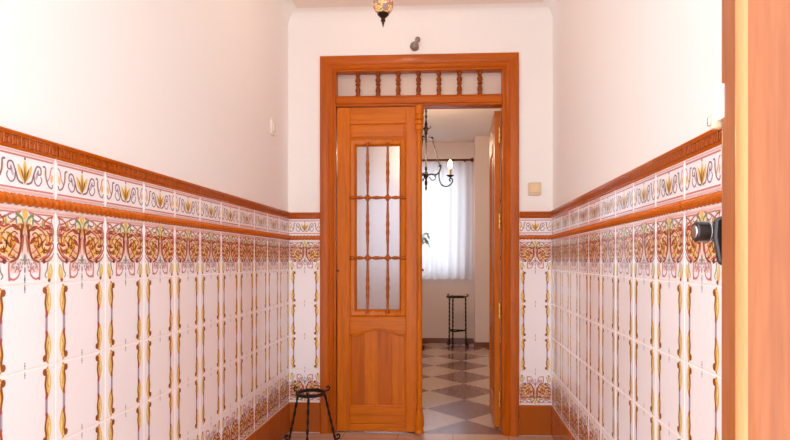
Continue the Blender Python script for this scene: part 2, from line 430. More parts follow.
def tile_wall(parent, origin, ud, nd, cols, orn_joint):
    """cols: list of (u0,u1,full) spans along the wall. Everything is laid out flat as (u, n, z)."""
    O, U, Nn = Vector(origin), Vector(ud), Vector(nd)
    W = lambda u, n, z: tuple(O+U*u+Nn*n+Vector((0, 0, z)))
    def slab(mb, u0, u1, z0, z1, n, m, c=.0015):
        a = [(u0, z0), (u1, z0), (u1, z1), (u0, z1)]; i = [(u0+c, z0+c), (u1-c, z0+c), (u1-c, z1-c), (u0+c, z1-c)]
        mb.face([W(u, n, z) for u, z in i], m)
        for k in range(4):
            j = (k+1) % 4
            mb.face([W(*(a[k][0], n-c, a[k][1])), W(a[j][0], n-c, a[j][1]), W(i[j][0], n, i[j][1]), W(i[k][0], n, i[k][1])], m)
            mb.face([W(a[k][0], 0, a[k][1]), W(a[j][0], 0, a[j][1]), W(a[j][0], n-c, a[j][1]), W(a[k][0], n-c, a[k][1])], m)
    def paint(mb, pat, uc, zc, n, lo, hi, flip=1):
        for layer, m, pts in pat.p:
            q = [(uc+u/1000, zc+flip*v/1000) for u, v in pts]
            us = [a for a, b in q]
            if min(us) < lo-.0005 or max(us) > hi+.0005: continue
            mb.face([W(u, n+.0003+.00025*layer, z) for u, z in q], m)
    g = .0018
    U0, U1 = min(c[0] for c in cols), max(c[1] for c in cols)
    fld, brd, led, rop, skt = MB(), MB(), MB(), MB(), MB()
    def back(mb, z0, z1):
        mb.face([W(U0, .0035, z0), W(U1, .0035, z0), W(U1, .0035, z1), W(U0, .0035, z1)], M['grout'])
    back(fld, SK, Z_ORN+.002); back(brd, Z_BOR-.002, Z_LED+.001); back(skt, 0, SK)
    T = .005
    for (u0, u1, uc) in cols:
        a, b = u0+g, u1-g
        rows = Z_ROWS+[orn_joint, Z_ORN]
        for z0, z1 in zip(rows[:-1], rows[1:]):
            slab(fld, a, b, z0+g, z1-g, T, M['tile'])
        paint(fld, ORN, uc, Z_ORN-.002, T, a, b)
        paint(fld, ORN, uc, SK+.003, T, a, b, -1)
        for k in (1, 2, 3): paint(fld, BAR, uc, Z_ROWS[k+1], T, a, b)
        for k in (2, 3, 4): paint(fld, CH, uc, Z_ROWS[k], T, a, b)
        paint(fld, CH, uc, Z_ORN-.178, T, a, b); paint(fld, CH, uc, SK+.2, T, a, b)
        slab(brd, a, b, Z_BOR+.0008, Z_LED-.0008, T, M['tile']); paint(brd, BOR, uc, (Z_BOR+Z_LED)/2, T, a, b)
        slab(skt, a, b, .003, SK-g, .009, M['skirt'], .003)
        # ledge: moulded length with a carved band
        prof = [(0, Z_LED), (.007, Z_LED), (.011, Z_LED+.004), (.0135, Z_TOP-.006), (.017, Z_TOP-.003), (.017, Z_TOP), (0, Z_TOP+.002)]
        led.loft([[W(a+.0008, n, z) for n, z in prof], [W(b-.0008, n, z) for n, z in prof]], M['terra'], smooth=False)
        k = 8
        for i in range(k):
            c0 = u0+(i+.5)*(u1-u0)/k; h = .0105
            if u1-u0 < .15 and i % 2: continue
            z0, z1 = Z_LED+.0065, Z_TOP-.0085
            for (p0, p1, q0, q1) in ((c0-h, c0+h, z1-.0035, z1), (c0-h, c0-h+.0035, z0, z1), (c0-h+.003, c0+h-.006, z0, z0+.0035), (c0+h-.0065, c0+h-.003, z0, z1-.007), (c0-.002, c0+h-.004, z1-.0095, z1-.0065)):
                slab(led, p0, p1, q0, q1, .0155, M['terra_dark'], .001)
        # rope: half-round strand with a spiral of ridges
        n = max(6, int((b-a)/.0028)); rings = []
        for i in range(n+1):
            u = a+(b-a)*i/n; ring = []
            for j in range(9):
                an = -PI/2+PI*j/8
                r = .0128*(1+.13*math.cos(1.2*an+2*PI*u/.021))
                ring.append(W(u, .004+r*math.cos(an), (Z_ROPE+Z_BOR)/2+r*math.sin(an)*.98))
            ring.append(W(u, 0, (Z_ROPE+Z_BOR)/2)); rings.append(ring)
        rop.loft(rings, M['terra'], smooth=True)
    # grout between the rope, the ledge and the tiles
    rop.face([W(U0, .003, Z_ROPE-.002), W(U1, .003, Z_ROPE-.002), W(U1, .003, Z_BOR+.002), W(U0, .003, Z_BOR+.002)], M['grout'])
    led.face([W(U0, .0055, Z_LED-.002), W(U1, .0055, Z_LED-.002), W(U1, .0055, Z_TOP-.003), W(U0, .0055, Z_TOP-.003)], M['grout'])
    fld.build('ornamental_tiling', parent, fix=False); brd.build('border_tiling', parent, fix=False)
    led.build('ledge_moulding', parent, fix=False); rop.build('rope_moulding', parent, fix=False); skt.build('tile_skirting', parent, fix=False)

# ------------------------------------------------------------------ the hall
mb = MB(); mb.box(XL-.15, XR+.15, -2.5, YB+.01, -.1, 0, M['floor_hall']); structure(mb.build('floor'), 'peach glazed tile floor of the entrance hall')
mb = MB(); mb.box(XL-.15, XR+.15, Y0, BY, H, H+.1, M['ceil'])
ce = structure(mb.build('ceiling', fix=False), 'pale plaster ceiling of the entrance hall')
# soft cove where ceiling meets the walls
mb = MB(); k = mb.mi(M['plaster']); r = .07; nq = 10
for q in range(nq+1):
    an = PI/2*q/nq; o, dz = r*(1-math.sin(an)), -r*(1-math.cos(an))
    mb.v += [(XL+o, Y0, H+dz), (XL+o, YB-o, H+dz), (XR-o, YB-o, H+dz), (XR-o, Y0, H+dz)]
for q in range(nq):
    for e in range(3):
        b = q*4+e; mb.f.append((b, b+1, b+5, b+4)); mb.m.append(k); mb.sm.append(True)
mb.build('cove', ce, fix=False)

mb = MB(); mb.box(XL-.15, XL, Y0-.08, BY, 0, H, M['plaster']); wl = structure(mb.build('wall_left'), 'white left wall above painted tile wainscot')
tile_wall(wl, (XL, 0, 0), (0, 1, 0), (1, 0, 0), [(YB-.2029*(i+1), YB-.2029*i, YB-.2029*(i+.5)) for i in range(14)], 1.05)
mb = MB(); mb.box(XR, XR+.15, Y0, BY, 0, H, M['plaster']); wr = structure(mb.build('wall_right'), 'white right wall above painted tile wainscot')
PT = .2029
cols = [(1.466+PT*i, 1.466+PT*(i+1), 1.466+PT*(i+.5)) for i in range(-4, 9)]
cols.append((cols[-1][1], YB, cols[-1][1]+PT/2))
cols.insert(0, (Y0, cols[0][0], cols[0][0]-PT/2))
tile_wall(wr, (XR, 0, 0), (0, 1, 0), (-1, 0, 0), cols, 1.073)
mb = MB()
mb.box(XL, OX0, YB, BY, 0, H, M['plaster']); mb.box(OX1, XR, YB, BY, 0, H, M['plaster']); mb.box(OX0, OX1, YB, BY, OZ, H, M['plaster'])
wb = structure(mb.build('wall_back'), 'white end wall around the wooden double door')
tile_wall(wb, (0, YB, 0), (1, 0, 0), (0, -1, 0), [(XL+.006, XL+.2, XL+.103)], 1.05)
tile_wall(wb, (0, YB, 0), (1, 0, 0), (0, -1, 0), [(.396, XR-.006, .4935)], 1.073)

# ------------------------------------------------------------------ door frame with balustered transom
df = empty('door_1', (-.207, YB, 0)); structure(df, 'varnished pine door frame with seven balusters in its transom')
FX = lambda x: x+.207
def wood_part(name, parent, boxes, m, bevel=.003):
    mb = MB()
    for b in boxes: mb.box(*b, m)
    return mb.build(name, parent, bevel=bevel)
L0, R0, TZ = FX(-.809), FX(.394), 2.297
def architrave(name, pts_outer, m, flat=.052):
    """mitred moulding: outer edge p0->p1, inner direction d, trapezoid ends; profile steps toward the opening"""
    (x0, z0, x1, z1, ix0, iz0, ix1, iz1) = pts_outer
    prof = [(0, 0), (0, -.020), (.006, -.025), (.046, -.025), (.054, -.020), (.062, -.022), (.072, -.018), (.082, -.010), (.086, 0)]
    mb = MB(); rings = []
    for (px, pz, dx, dz) in ((x0, z0, ix0, iz0), (x1, z1, ix1, iz1)):
        rings.append([(px+dx*w, y, pz+dz*w) for w, y in prof])
    mb.loft(rings, m, smooth=False)
    return mb.build(name, df)
architrave('architrave', (L0, 0, L0, TZ, 1, 0, 1, -1), M['wood_frame'])
architrave('architrave', (R0, 0, R0, TZ+.002, -1, 0, -1, -1), M['wood_frame'])
architrave('architrave', (L0, TZ, R0, TZ+.002, 1, -1, -1, -1), M['wood_framex'])
wood_part('jamb', df, [(FX(OX0), FX(-.713), -.006, .12, 0, 2.205), ], M['wood_frame'])
wood_part('jamb', df, [(FX(.296), FX(OX1), -.006, .12, 0, 2.205), ], M['wood_frame'])
wood_part('head_jamb', df, [(FX(OX0), FX(OX1), -.006, .12, 2.205, OZ)], M['wood_framex'])
wood_part('transom_bar', df, [(FX(-.713), FX(.296), -.004, .09, 1.993, 2.052), (FX(-.713), FX(.296), -.012, .0, 2.005, 2.045)], M['wood_framex'], .005)
wood_part('transom_sill', df, [(FX(-.713), FX(.296), .0, .05, 2.052, 2.058)], M['wood_framex'], .002)
mb = MB(); mb.box(FX(-.712), FX(.295), .052, .058, 2.059, 2.204, M['milky']); mb.build('transom_pane', df)
for i in range(7):
    x = FX(-.584+i*.1245); mb = MB(); bs = 1.18
    pr = [(.008, 0), (.013, .002), (.013, .012), (.009, .016), (.011, .024), (.014, .036), (.011, .054), (.0075, .066), (.013, .071), (.013, .078), (.008, .082), (.0135, .094), (.0145, .103), (.010, .114), (.007, .122), (.012, .128), (.012, .140), (.012, .1465)]
    mb.lathe([(q*bs, h) for q, h in pr], (x, .026, 2.058), M['wood_bal'], 14); mb.build('baluster', df)
for z in (.203, .743, 1.295, 1.823):
    mb = MB(); mb.lathe([(.0, 0), (.006, .002), (.009, .006), (.009, .094), (.006, .098), (0, .1)], (FX(.287), .068, z-.05), M['brass'], 12)
    for k in (.034, .066): mb.lathe([(.0094, 0), (.0094, .002)], (FX(.287), .068, z-.05+k), M['bronze'], 12)
    mb.build('hinge', df)['label'] = 'brass barrel hinge'

# ------------------------------------------------------------------ the two panelled leaves
def leaf(name, label, loc, rz, w, sx):
    """sx=1: hinge at x=0 and the meeting edge at x=w; sx=-1 mirrored"""
    r = empty(name, loc, rz); structure(r, label)
    X = lambda a, b: (min(sx*a, sx*b), max(sx*a, sx*b))
    D0, D1 = -.018, .018
    def bx(nm, a, b, z0, z1, m, y0=D0, y1=D1, bev=.003):
        x0, x1 = X(a, b); return wood_part(nm, r, [(x0, x1, y0, y1, z0, z1)], m, bev)
    sL, sR = .078, w-.083
    bx('stile', 0, sL, 0, 1.978, M['wood']); bx('stile', sR, w, 0, 1.978, M['wood'])
    bx('top_rail', sL, sR, 1.876, 1.978, M['woodx'])
    x0, x1 = X(sL, sR)
    mb = MB(); mb.box(x0, x1, D0+.005, D1-.005, 1.784, 1.876, M['woodx']); mb.box(x0+.012, x1-.012, D0-.001, D1+.001, 1.795, 1.865, M['woodx']); mb.build('frieze_panel', r, bevel=.004)
    # arched lock rail
    zs, zp = .592, .628
    xm = (sL+sR)/2; hw = (sR-sL)/2
    def arch(u):      # u -1..1
        a = abs(u)
        if a > .86: return zs
        q = a/.86; return zs+(zp-zs)*(.5+.5*math.cos(PI*q**1.25))
    pts = [(sx*sL, .700), (sx*sL, zs)]+[(sx*(xm+hw*u), arch(u)) for u in [k/16-1 for k in range(1, 32)]]+[(sx*sR, zs), (sx*sR, .700)]
    mb = MB(); mb.prism(pts, D0, D1, M['woodx']); mb.build('lock_rail', r, bevel=.003)
    bx('bottom_rail', sL, sR, .100, .152, M['woodx']); bx('bottom_rail', sL, sR, 0, .046, M['woodx'])
    bx('bottom_panel', sL, sR, .046, .100, M['woodx'], D0+.007, D1-.007, .002)
    # arched board panel of four planks, with a moulding round it
    pan = None; n = 4; e0, e1 = sL+.002, sR-.002
    mb = MB()
    for k in range(n):
        a, b = e0+(e1-e0)*k/n, e0+(e1-e0)*(k+1)/n
        us = [a+(b-a)*j/6 for j in range(7)]
        top = [(sx*x, arch((x-xm)/hw)+.004) for x in us]
        mb.prism([(sx*a+sx*.0008, .150)]+top+[(sx*b-sx*.0008, .150)], D0+.009, D1-.009, M['wood_dark' if k % 2 == 0 else 'wood'])
    pan = mb.build('arched_panel', r)
    for side in (1, -1):
        y = D0+.006 if side == 1 else D1-.006
        c = [(sx*(sL+.004), y, .156)]+[(sx*(xm+(hw-.004)*u), y, arch(u)-.005) for u in [k/16-1 for k in range(0, 33)]]+[(sx*(sR-.004), y, .156)]
        mb = MB(); mb.tube(c, .0065, M['wood'], 8); mb.tube([c[0], c[-1]], .0065, M['wood'], 8); mb.build('panel_moulding', r)
    # glazing bead and glass
    g0, g1, h0, h1 = sL+.040, sR-.042, .744, 1.742
    def frame_ring(m):
        mb = MB()
        prof = [(0, 0), (0, -.004), (.010, -.010), (.020, -.007), (.030, -.003), (.034, .004), (.042, .010), (.042, .018)]
        o = [(sL, .700), (sR, .700), (sR, 1.784), (sL, 1.784)]; i = [(g0, h0), (g1, h0), (g1, h1), (g0, h1)]
        for face in (1, -1):
            rings = []
            for (ox, oz), (gx, gz) in zip(o, i):
                rings.append([(sx*(ox+(gx-ox)*p/.042), face*(D0+.004+d), oz+(gz-oz)*p/.042) for p, d in prof])
            k = mb.mi(m); b = len(mb.v); nn = len(prof)
            for R_ in rings: mb.v += R_
            for a in range(4):
                a2 = (a+1) % 4
                for j in range(nn-1):
                    mb.f.append((b+a*nn+j, b+a*nn+j+1, b+a2*nn+j+1, b+a2*nn+j)); mb.m.append(k); mb.sm.append(False)
        return mb.build('glazing_bead', r, fix=False)
    frame_ring(M['wood'])
    xa, xb = X(g0-.006, g1+.006)
    mb = MB(); mb.box(xa, xb, .004, .009, h0-.006, h1+.006, M['frost']); mb.build('frosted_pane', r)
    # turned spindles crossing in front of the glass
    vx = [g0+.070, g0+.193]; hz = [1.059, 1.426]
    ys = D0-.003
    def turned(L, knots):
        N = int(L/.005); pr = []
        ks = sorted(knots)
        for q in range(N+1):
            h = L*q/N
            dmin = min(abs(h-k) for k in ks)
            rr = .0062
            if dmin < .020: rr = .0125-.004*(dmin/.020)**2
            elif dmin < .026: rr = .0056
            else:
                lo = max([k for k in ks if k <= h], default=0); hi = min([k for k in ks if k >= h], default=L)
                tt = (h-lo)/max(hi-lo, .001)
                rr = .0060+.0042*max(0, math.sin(PI*tt))**2*(1+.28*math.cos(tt*14*PI*max(.3, (hi-lo)/.36)))
            pr.append((rr, h))
        return [(0.001, 0)]+pr+[(0.001, L)]
    for x in vx:
        mb = MB(); z0 = .722; mb.lathe(turned(1.04, [0, hz[0]-z0, hz[1]-z0, 1.04]), (sx*x, ys, z0), M['wood_turn'], 12); mb.build('spindle', r)
    for z in hz:
        mb = MB(); xs = X(sL, sR)[0]; L = sR-sL
        kn = sorted([k if sx == 1 else L-k for k in (0.012, vx[0]-sL, vx[1]-sL, L-.012)])
        mb.lathe(turned(L, kn), (xs, ys, z), M['wood_turn'], 12, 'x'); mb.build('spindle', r)
    return r
LW = .506
l1 = leaf('door_2', 'closed left leaf of the double door with turned grille over frosted glass', (-.708, YB+.020, .010), 0, LW, 1)
# turned column that covers the meeting edge
mb = MB()
pr = [(.010, 0), (.027, .001), (.027, .018), (.022, .026), (.028, .05), (.028, .085), (.023, .12), (.016, .142), (.020, .146), (.020, .158), (.015, .164), (.0165, .2),
      (.0165, 1.80), (.016, 1.806), (.020, 1.812), (.020, 1.826), (.025, 1.832), (.025, 1.856), (.020, 1.862), (.026, 1.868), (.026, 1.884), (.021, 1.89), (.027, 1.896), (.027, 1.916), (.022, 1.922), (.0275, 1.93), (.0275, 1.975), (.010, 1.976)]
mb.lathe(pr, (LW-.001, -.036, 0), M['wood'], 20); mb.build('turned_column', l1)
mb = MB(); mb.lathe([(.007, 0), (.007, .002), (.003, .003)], (.006, -.0205, .98), M['bronze'], 10, 'y'); mb.build('keyhole', l1)
l2 = leaf('door_3', 'open right leaf of the double door swung into the room', (.277, BY+.004, .010), PI/2, .49, 1)

# ------------------------------------------------------------------ entrance door leaf beside the camera
fd = empty('door_4', (.2193, .43, 0)); structure(fd, 'fixed leaf of the entrance door with black handle, close on the right')
fw, ft = XR-.2193, .045
mb = MB(); mb.box(0, .115, 0, ft, .01, 2.3, M['wood_front']); mb.build('stile', fd, bevel=.007, seg=4)
wood_part('stile', fd, [(fw-.1, fw, 0, ft, .01, 2.3)], M['wood_front'], .006)
for z0, z1 in ((.01, .2), (1.0, 1.12), (2.18, 2.3)): wood_part('rail', fd, [(.115, fw-.1, 0, ft, z0, z1)], M['wood_front'], .005)
for z0, z1 in ((.2, 1.0), (1.12, 2.18)):
    mb = MB(); mb.box(.115, fw-.1, .012, ft-.012, z0, z1, M['wood_front']); mb.box(.145, fw-.13, .004, ft-.004, z0+.03, z1-.03, M['wood_front']); mb.build('panel', fd, bevel=.005)
mb = MB(); mb.lathe([(.001, .01), (.010, .01), (.010, 2.3), (.001, 2.3)], (.0075, .0105, 0), M['wood_bead'], 28); mb.build('edge_bead', fd)['label'] = 'edge bead with a highlight painted into its pale colour'
hd = MB(); hd.prism([(.001, 1.048), (.036, 1.03), (.036, 1.10), (-.002, 1.085), (-.003, 1.070)], ft, ft+.006, M['black']); h = hd.build('handle_plate', fd, bevel=.002)
mb = MB(); mb.lathe([(.001, -.0135), (.0078, -.0135), (.0087, -.0125), (.0087, .030), (.001, .030)], (0, ft+.014, 1.075), M['black'], 24, 'x')
k = mb.build('door_handle', fd)
mb = MB(); mb.lathe([(.001, -.0142), (.0052, -.0142), (.0056, -.0135), (.001, -.0133)], (0, ft+.014, 1.075), M['chrome'], 18, 'x'); mb.build('handle_cap', k)
mb = MB(); mb.lathe([(.0088, -.0030), (.0094, -.0026), (.0094, -.0012), (.0088, -.0008)], (0, ft+.014, 1.075), M['chrome'], 24, 'x'); mb.build('handle_ring', k)
mb = MB(); mb.box(.012, .026, ft-.001, ft+.012, 1.068, 1.082, M['black']); mb.build('handle_neck', k)
mb = MB(); mb.box(-.002, .002, ft-.010, ft+.004, 1.166, 1.194, M['whiteplastic']); mb.box(-.005, .004, ft, ft+.006, 1.160, 1.174, M['cream']); mb.box(-.0075, -.005, ft+.001, ft+.005, 1.162, 1.170, M['chrome']); mb.build('latch', fd, bevel=.0015)['label'] = 'white latch'

# ------------------------------------------------------------------ the room beyond
mb = MB(); mb.box(ROOM_L, ROOM_R, YB+.01, YF, -.1, 0, M['floor_room']); structure(mb.build('floor.001'), 'brown and beige stone floor laid as diamonds beyond the double door')
mb = MB(); mb.box(ROOM_L, ROOM_R, BY, YF, H, H+.1, M['ceil']); structure(mb.build('ceiling.001'), 'ceiling of the room beyond the double door')
mb = MB(); mb.box(ROOM_L-.12, ROOM_L, BY, YF+.2, 0, H, M['plaster_room']); structure(mb.build('wall_room_left'), 'left wall of the room beyond the double door')
mb = MB(); mb.box(ROOM_R, ROOM_R+.12, BY, YF+.2, 0, H, M['plaster_room']); structure(mb.build('wall_room_right'), 'right wall of the room beyond the double door')
mb = MB(); mb.box(ROOM_L, XL-.15, BY-.12, BY, 0, H, M['plaster_room']); mb.box(XR+.15, ROOM_R, BY-.12, BY, 0, H, M['plaster_room']); structure(mb.build('wall_room_front'), 'near wall of the room beside the double door')
wx0, wx1, wz0, wz1 = -1.2, .14, .86, 2.24
mb = MB(); mb.box(ROOM_L, wx0, YF, YF+.2, 0, H, M['plaster_room']); mb.box(wx1, ROOM_R, YF, YF+.2, 0, H, M['plaster_room'])
mb.box(wx0, wx1, YF, YF+.2, 0, wz0, M['plaster_room']); mb.box(wx0, wx1, YF, YF+.2, wz1, H, M['plaster_room'])
structure(mb.build('wall_far'), 'pale far wall of the room under the curtained window')
mb = MB(); mb.box(.268, ROOM_R, 6.85, YF, 0, H, M['plaster_room']); structure(mb.build('wall_pier'), 'pale wall pier right of the curtained window')
mb = MB(); mb.box(ROOM_L, .268, YF-.015, YF, 0, .062, M['base_room']); structure(mb.build('baseboard_far', bevel=.004), 'reddish brown baseboard under the curtained window')
mb = MB(); mb.box(.253, ROOM_R, 6.835, 6.85, 0, .062, M['base_room']); mb.box(.253, .268, 6.85, YF-.015, 0, .062, M['base_room']); structure(mb.build('baseboard_pier', bevel=.004), 'reddish brown baseboard along the wall pier')
wn = empty('window_1', ((wx0+wx1)/2, YF+.1, wz0)); structure(wn, 'bright window behind the sheer curtain')
ww, wh = (wx1-wx0)/2, wz1-wz0
wood_part('window_frame', wn, [(-ww, -ww+.05, -.03, .03, 0, wh), (ww-.05, ww, -.03, .03, 0, wh), (-ww, ww, -.03, .03, 0, .05), (-ww, ww, -.03, .03, wh-.05, wh), (-.04, .04, -.03, .03, .05, wh-.05)], M['whiteplastic'], .003)
for a, b in ((-ww+.05, -.04), (.04, ww-.05)):
    mb = MB(); mb.box(a, b, -.003, .003, .05, wh-.05, M['clear']); mb.build('window_pane', wn)

# ------------------------------------------------------------------ curtain and rod
def curtain(x0, x1, z0, z1, folds, amp):
    mb = MB(); nx = folds*10; nz = 24; k = mb.mi(M['sheer'])
    for j in range(nz+1):
        tz = j/nz; z = z0+(z1-z0)*tz
        for i in range(nx+1):
            u = i/nx; a = amp*(1-.55*tz)
            y = a*math.sin(2*PI*folds*u+.6*math.sin(3*u+2*tz))+.35*a*math.sin(2*PI*folds*.43*u+1+tz)
            mb.v.append((x0+(x1-x0)*u, y, z+(.006*math.sin(2*PI*folds*u) if j == 0 else 0)))
    for j in range(nz):
        for i in range(nx):
            b = j*(nx+1)+i; mb.f.append((b, b+1, b+nx+2, b+nx+1)); mb.m.append(k); mb.sm.append(True)
    return mb
cu = curtain(-.83, .83-.02, 0, 1.478, 15, .022).build('curtain', None, (-.575, 7.105, .822), fix=False)
tag(cu, 'long white sheer curtain glowing with daylight, hanging from the rod', 'curtain')
rd = empty('curtain_rod', (-.55, 7.05, 2.318)); tag(rd, 'brown wooden curtain rod above the white sheer curtain', 'curtain rod')
mb = MB(); mb.lathe([(.013, -.78), (.013, .765)], (0, 0, 0), M['wood_ped'], 14, 'x'); mb.build('pole', rd)
for e, d in ((.765, 1), (-.78, -1)):
    mb = MB(); mb.lathe([(.013, 0), (.020, d*.004), (.016, d*.010), (.027, d*.022), (.026, d*.034), (.010, d*.044), (.001, d*.046)], (e, 0, 0), M['wood_ped'], 14, 'x'); mb.build('finial', rd)
for e in (.70, -.70):
    mb = MB(); mb.box(e-.01, e+.01, .0, .15, -.014, .014, M['wood_ped']); mb.build('bracket', rd, bevel=.003)

# ------------------------------------------------------------------ wrought iron chandelier
ch = empty('chandelier', (-.250, 5.2, 0)); tag(ch, 'black wrought iron chandelier with lit candle bulb hanging beyond the double door', 'chandelier')
mb = MB(); mb.lathe([(.055, 0), (.055, -.006), (.03, -.03), (.008, -.04)], (0, 0, H), M['iron'], 20); mb.build('canopy', ch)
mb = MB(); mb.tube([(0, 0, H-.035), (0, 0, 2.31)], .0045, M['iron'], 8)
z = H-.05
while z > 2.33:
    mb.tube([(.009*math.cos(a*PI/4)*(1 if int(z*40) % 2 else .3), .009*math.cos(a*PI/4)*(.3 if int(z*40) % 2 else 1), z+.016*math.sin(a*PI/4)) for a in range(8)], .0028, M['iron'], 6, closed=True); z -= .026
mb.build('chain', ch)
mb = MB(); mb.lathe([(.002, 2.34), (.014, 2.325), (.010, 2.30), (.022, 2.285), (.024, 2.27), (.012, 2.25), (.016, 2.235), (.009, 2.215), (.009, 2.16), (.006, 2.14), (.006, 1.93), (.012, 1.92), (.012, 1.90), (.007, 1.885), (.014, 1.87), (.024, 1.855), (.024, 1.835), (.012, 1.82), (.008, 1.80), (.013, 1.785), (.013, 1.765), (.006, 1.745), (.010, 1.725), (.002, 1.70)][::-1], (0, 0, 0), M['iron'], 14); mb.build('stem', ch)
for a in range(4):
    an = a*PI/2+.3; mb = MB(); c, s_ = math.cos(an), math.sin(an)
    mb.tube([(c*.015, s_*.015, 2.277), (c*.038, s_*.038, 2.285), (c*.046, s_*.046, 2.30), (c*.038, s_*.038, 2.306)], .004, M['iron'], 6); mb.build('leaf_scroll', ch)
for a in range(3):
    an = a*2*PI/3+.06; ca, sa = math.cos(an), math.sin(an)
    R = lambda pts, n=6: [(p.x*ca, p.x*sa, p.z) for p in catmull([(q[0], 0, q[1]) for q in pts], n)]
    mb = MB()
    mb.tube(R([(.015, 1.848), (.05, 1.856), (.09, 1.85), (.122, 1.876), (.138, 1.93), (.128, 1.938), (.120, 1.925)]), .0075, M['iron'], 8)
    mb.tube(R([(.122, 1.876), (.122, 1.82), (.140, 1.765), (.180, 1.742), (.222, 1.756), (.246, 1.79), (.240, 1.815), (.222, 1.815), (.218, 1.798), (.230, 1.79)]), .0058, M['iron'], 8)
    mb.tube(R([(.03, 1.83), (.055, 1.80), (.085, 1.81), (.09, 1.835), (.075, 1.836)]), .0045, M['iron'], 6)
    arm = mb.build('arm', ch)
    mb = MB(); mb.tube(R([(.02, 2.20), (.05, 2.19), (.06, 2.17)]), .004, M['iron'], 6); mb.lathe([(.002, -.016), (.014, -.006), (.014, .006), (.002, .016)], (.055*ca, .055*sa, 2.19), M['iron'], 10)
    mb.tube(R([(.058, 2.18), (.128, 1.93)], 10), .005, M['iron'], 6, 300, 2); mb.build('stay_chain', arm)
    bx_, by_ = .224*ca, .224*sa
    mb = MB(); mb.tube([(bx_, by_, 1.81), (bx_, by_, 1.835)], .006, M['iron'], 8); mb.lathe([(.004, 1.828), (.014, 1.83), (.034, 1.842), (.036, 1.847), (.030, 1.846), (.012, 1.838)], (bx_, by_, 0), M['iron'], 18); mb.build('drip_cup', arm)
    mb = MB(); mb.lathe([(.0125, 1.838), (.0125, 1.905), (.009, 1.907)], (bx_, by_, 0), M['candle'], 14); mb.build('candle_sleeve', arm)
    mb = MB(); mb.lathe([(.006, 1.905), (.012, 1.915), (.020, 1.932), (.022, 1.944), (.017, 1.964), (.008, 1.982), (.001, 1.992)], (bx_, by_, 0), M['bulb'], 16); mb.build('bulb', arm)['label'] = 'lit candle bulb'

# ------------------------------------------------------------------ iron stands
def stand(name, label, loc, rz, rt, zt, rf, ring_r, leg_r, stretcher=None, tray=False, curl=.045):
    r = empty(name, loc, rz); tag(r, label, 'plant stand')
    mb = MB()
    rings = []
    for i in range(40):
        a = 2*PI*i/40; c, s_ = math.cos(a), math.sin(a)
        rings.append([(c*(rt+dx), s_*(rt+dx), zt+dz) for dx, dz in ((-ring_r, -.009), (ring_r, -.009), (ring_r, .009), (-ring_r, .009))])
    mb.loft(rings, M['iron'], smooth=False, closed=True)
    mb.build('top_ring', r, bevel=.001)
    if tray:
        mb = MB(); mb.lathe([(.001, -.008), (rt-.003, -.008), (rt-.003, .0), (.001, .002)], (0, 0, zt), M['iron'], 32); mb.build('tray', r)
    for k in range(3):
        an = -PI/2+k*2*PI/3; c, s_ = math.cos(an), math.sin(an)
        P2 = lambda pts, n: [(p.x*c, p.x*s_, p.z) for p in catmull([(q[0], 0, q[1]) for q in pts], n)]
        mb = MB()
        mb.tube(P2([(rt+.018, zt+.020), (rt+.030, zt+.026), (rt+.040, zt+.016), (rt+.034, zt+.004), (rt+.020, zt+.002), (rt+ring_r+.003, zt-.008)], 5), leg_r*.75, M['iron'], 8)
        b0, b1 = Vector((rt+ring_r+.002, 0, zt-.006)), Vector((rf, 0, .020)); n = 40
        mb.tube([((b0+(b1-b0)*i/n).x*c, (b0+(b1-b0)*i/n).x*s_, (b0+(b1-b0)*i/n).z) for i in range(n+1)], leg_r, M['iron'], 10, 62, 2)
        mb.tube(P2([(rf, .022), (rf+.004, .008), (rf+.018, .0065), (rf+.030, .014), (rf+.030, .028), (rf+.018, .032), (rf+.014, .022)], 5), leg_r*.8, M['iron'], 8)
        mb.build('leg', r)
    if stretcher:
        rs = rt+(rf-rt)*(zt-stretcher)/zt
        mb = MB(); cs = [(rs*math.cos(-PI/2+k*2*PI/3), rs*math.sin(-PI/2+k*2*PI/3), stretcher) for k in range(3)]
        for k in range(3):
            A, B = Vector(cs[k]), Vector(cs[(k+1) % 3]); mb.tube([A+(B-A)*i/24 for i in range(25)], leg_r*.9, M['iron'], 8, 150, 2)
        mb.build('stretcher', r)
    return r
stand('plant_stand', 'low black wrought iron stand with open ring top beside the tiled corner', (-.812, 3.165, 0), .12, .078, .296, .150, .005, .0064)
stand('plant_stand', 'tall black twisted iron stand below the window curtain', (.036, 6.86, 0), -.32, .112, .612, .125, .006, .0085, .20, True)

# ------------------------------------------------------------------ palm on its pedestal
pd = empty('pedestal', (-.475, 6.70, 0)); tag(pd, 'dark wooden pedestal under the potted palm, behind the closed leaf', 'pedestal')
mb = MB(); mb.lathe([(.10, .06), (.07, .08), (.03, .12), (.026, .3), (.04, .5), (.026, .7), (.03, .88), (.06, .93)], (0, 0, 0), M['wood_ped'], 20); mb.build('column', pd)
mb = MB(); mb.lathe([(.001, .93), (.125, .93), (.125, .955), (.001, .955)], (0, 0, 0), M['wood_ped'], 24); mb.build('top', pd)
mb = MB(); mb.lathe([(.001, 0), (.135, 0), (.14, .04), (.12, .05), (.10, .065), (.001, .065)], (0, 0, 0), M['wood_ped'], 24); mb.build('base', pd)
pp = empty('potted_palm', (-.475, 6.70, .955)); tag(pp, 'green potted palm on dark pedestal, fronds beside the turned column', 'potted plant')
mb = MB(); mb.lathe([(.001, 0), (.07, 0), (.092, .13), (.102, .135), (.102, .155), (.09, .155), (.085, .14), (.001, .14)], (0, 0, 0), M['pot'], 24); mb.build('pot', pp)
mb = MB(); mb.lathe([(.001, .138), (.084, .141), (.001, .146)], (0, 0, 0), M['soil'], 20); mb.build('soil', pp)
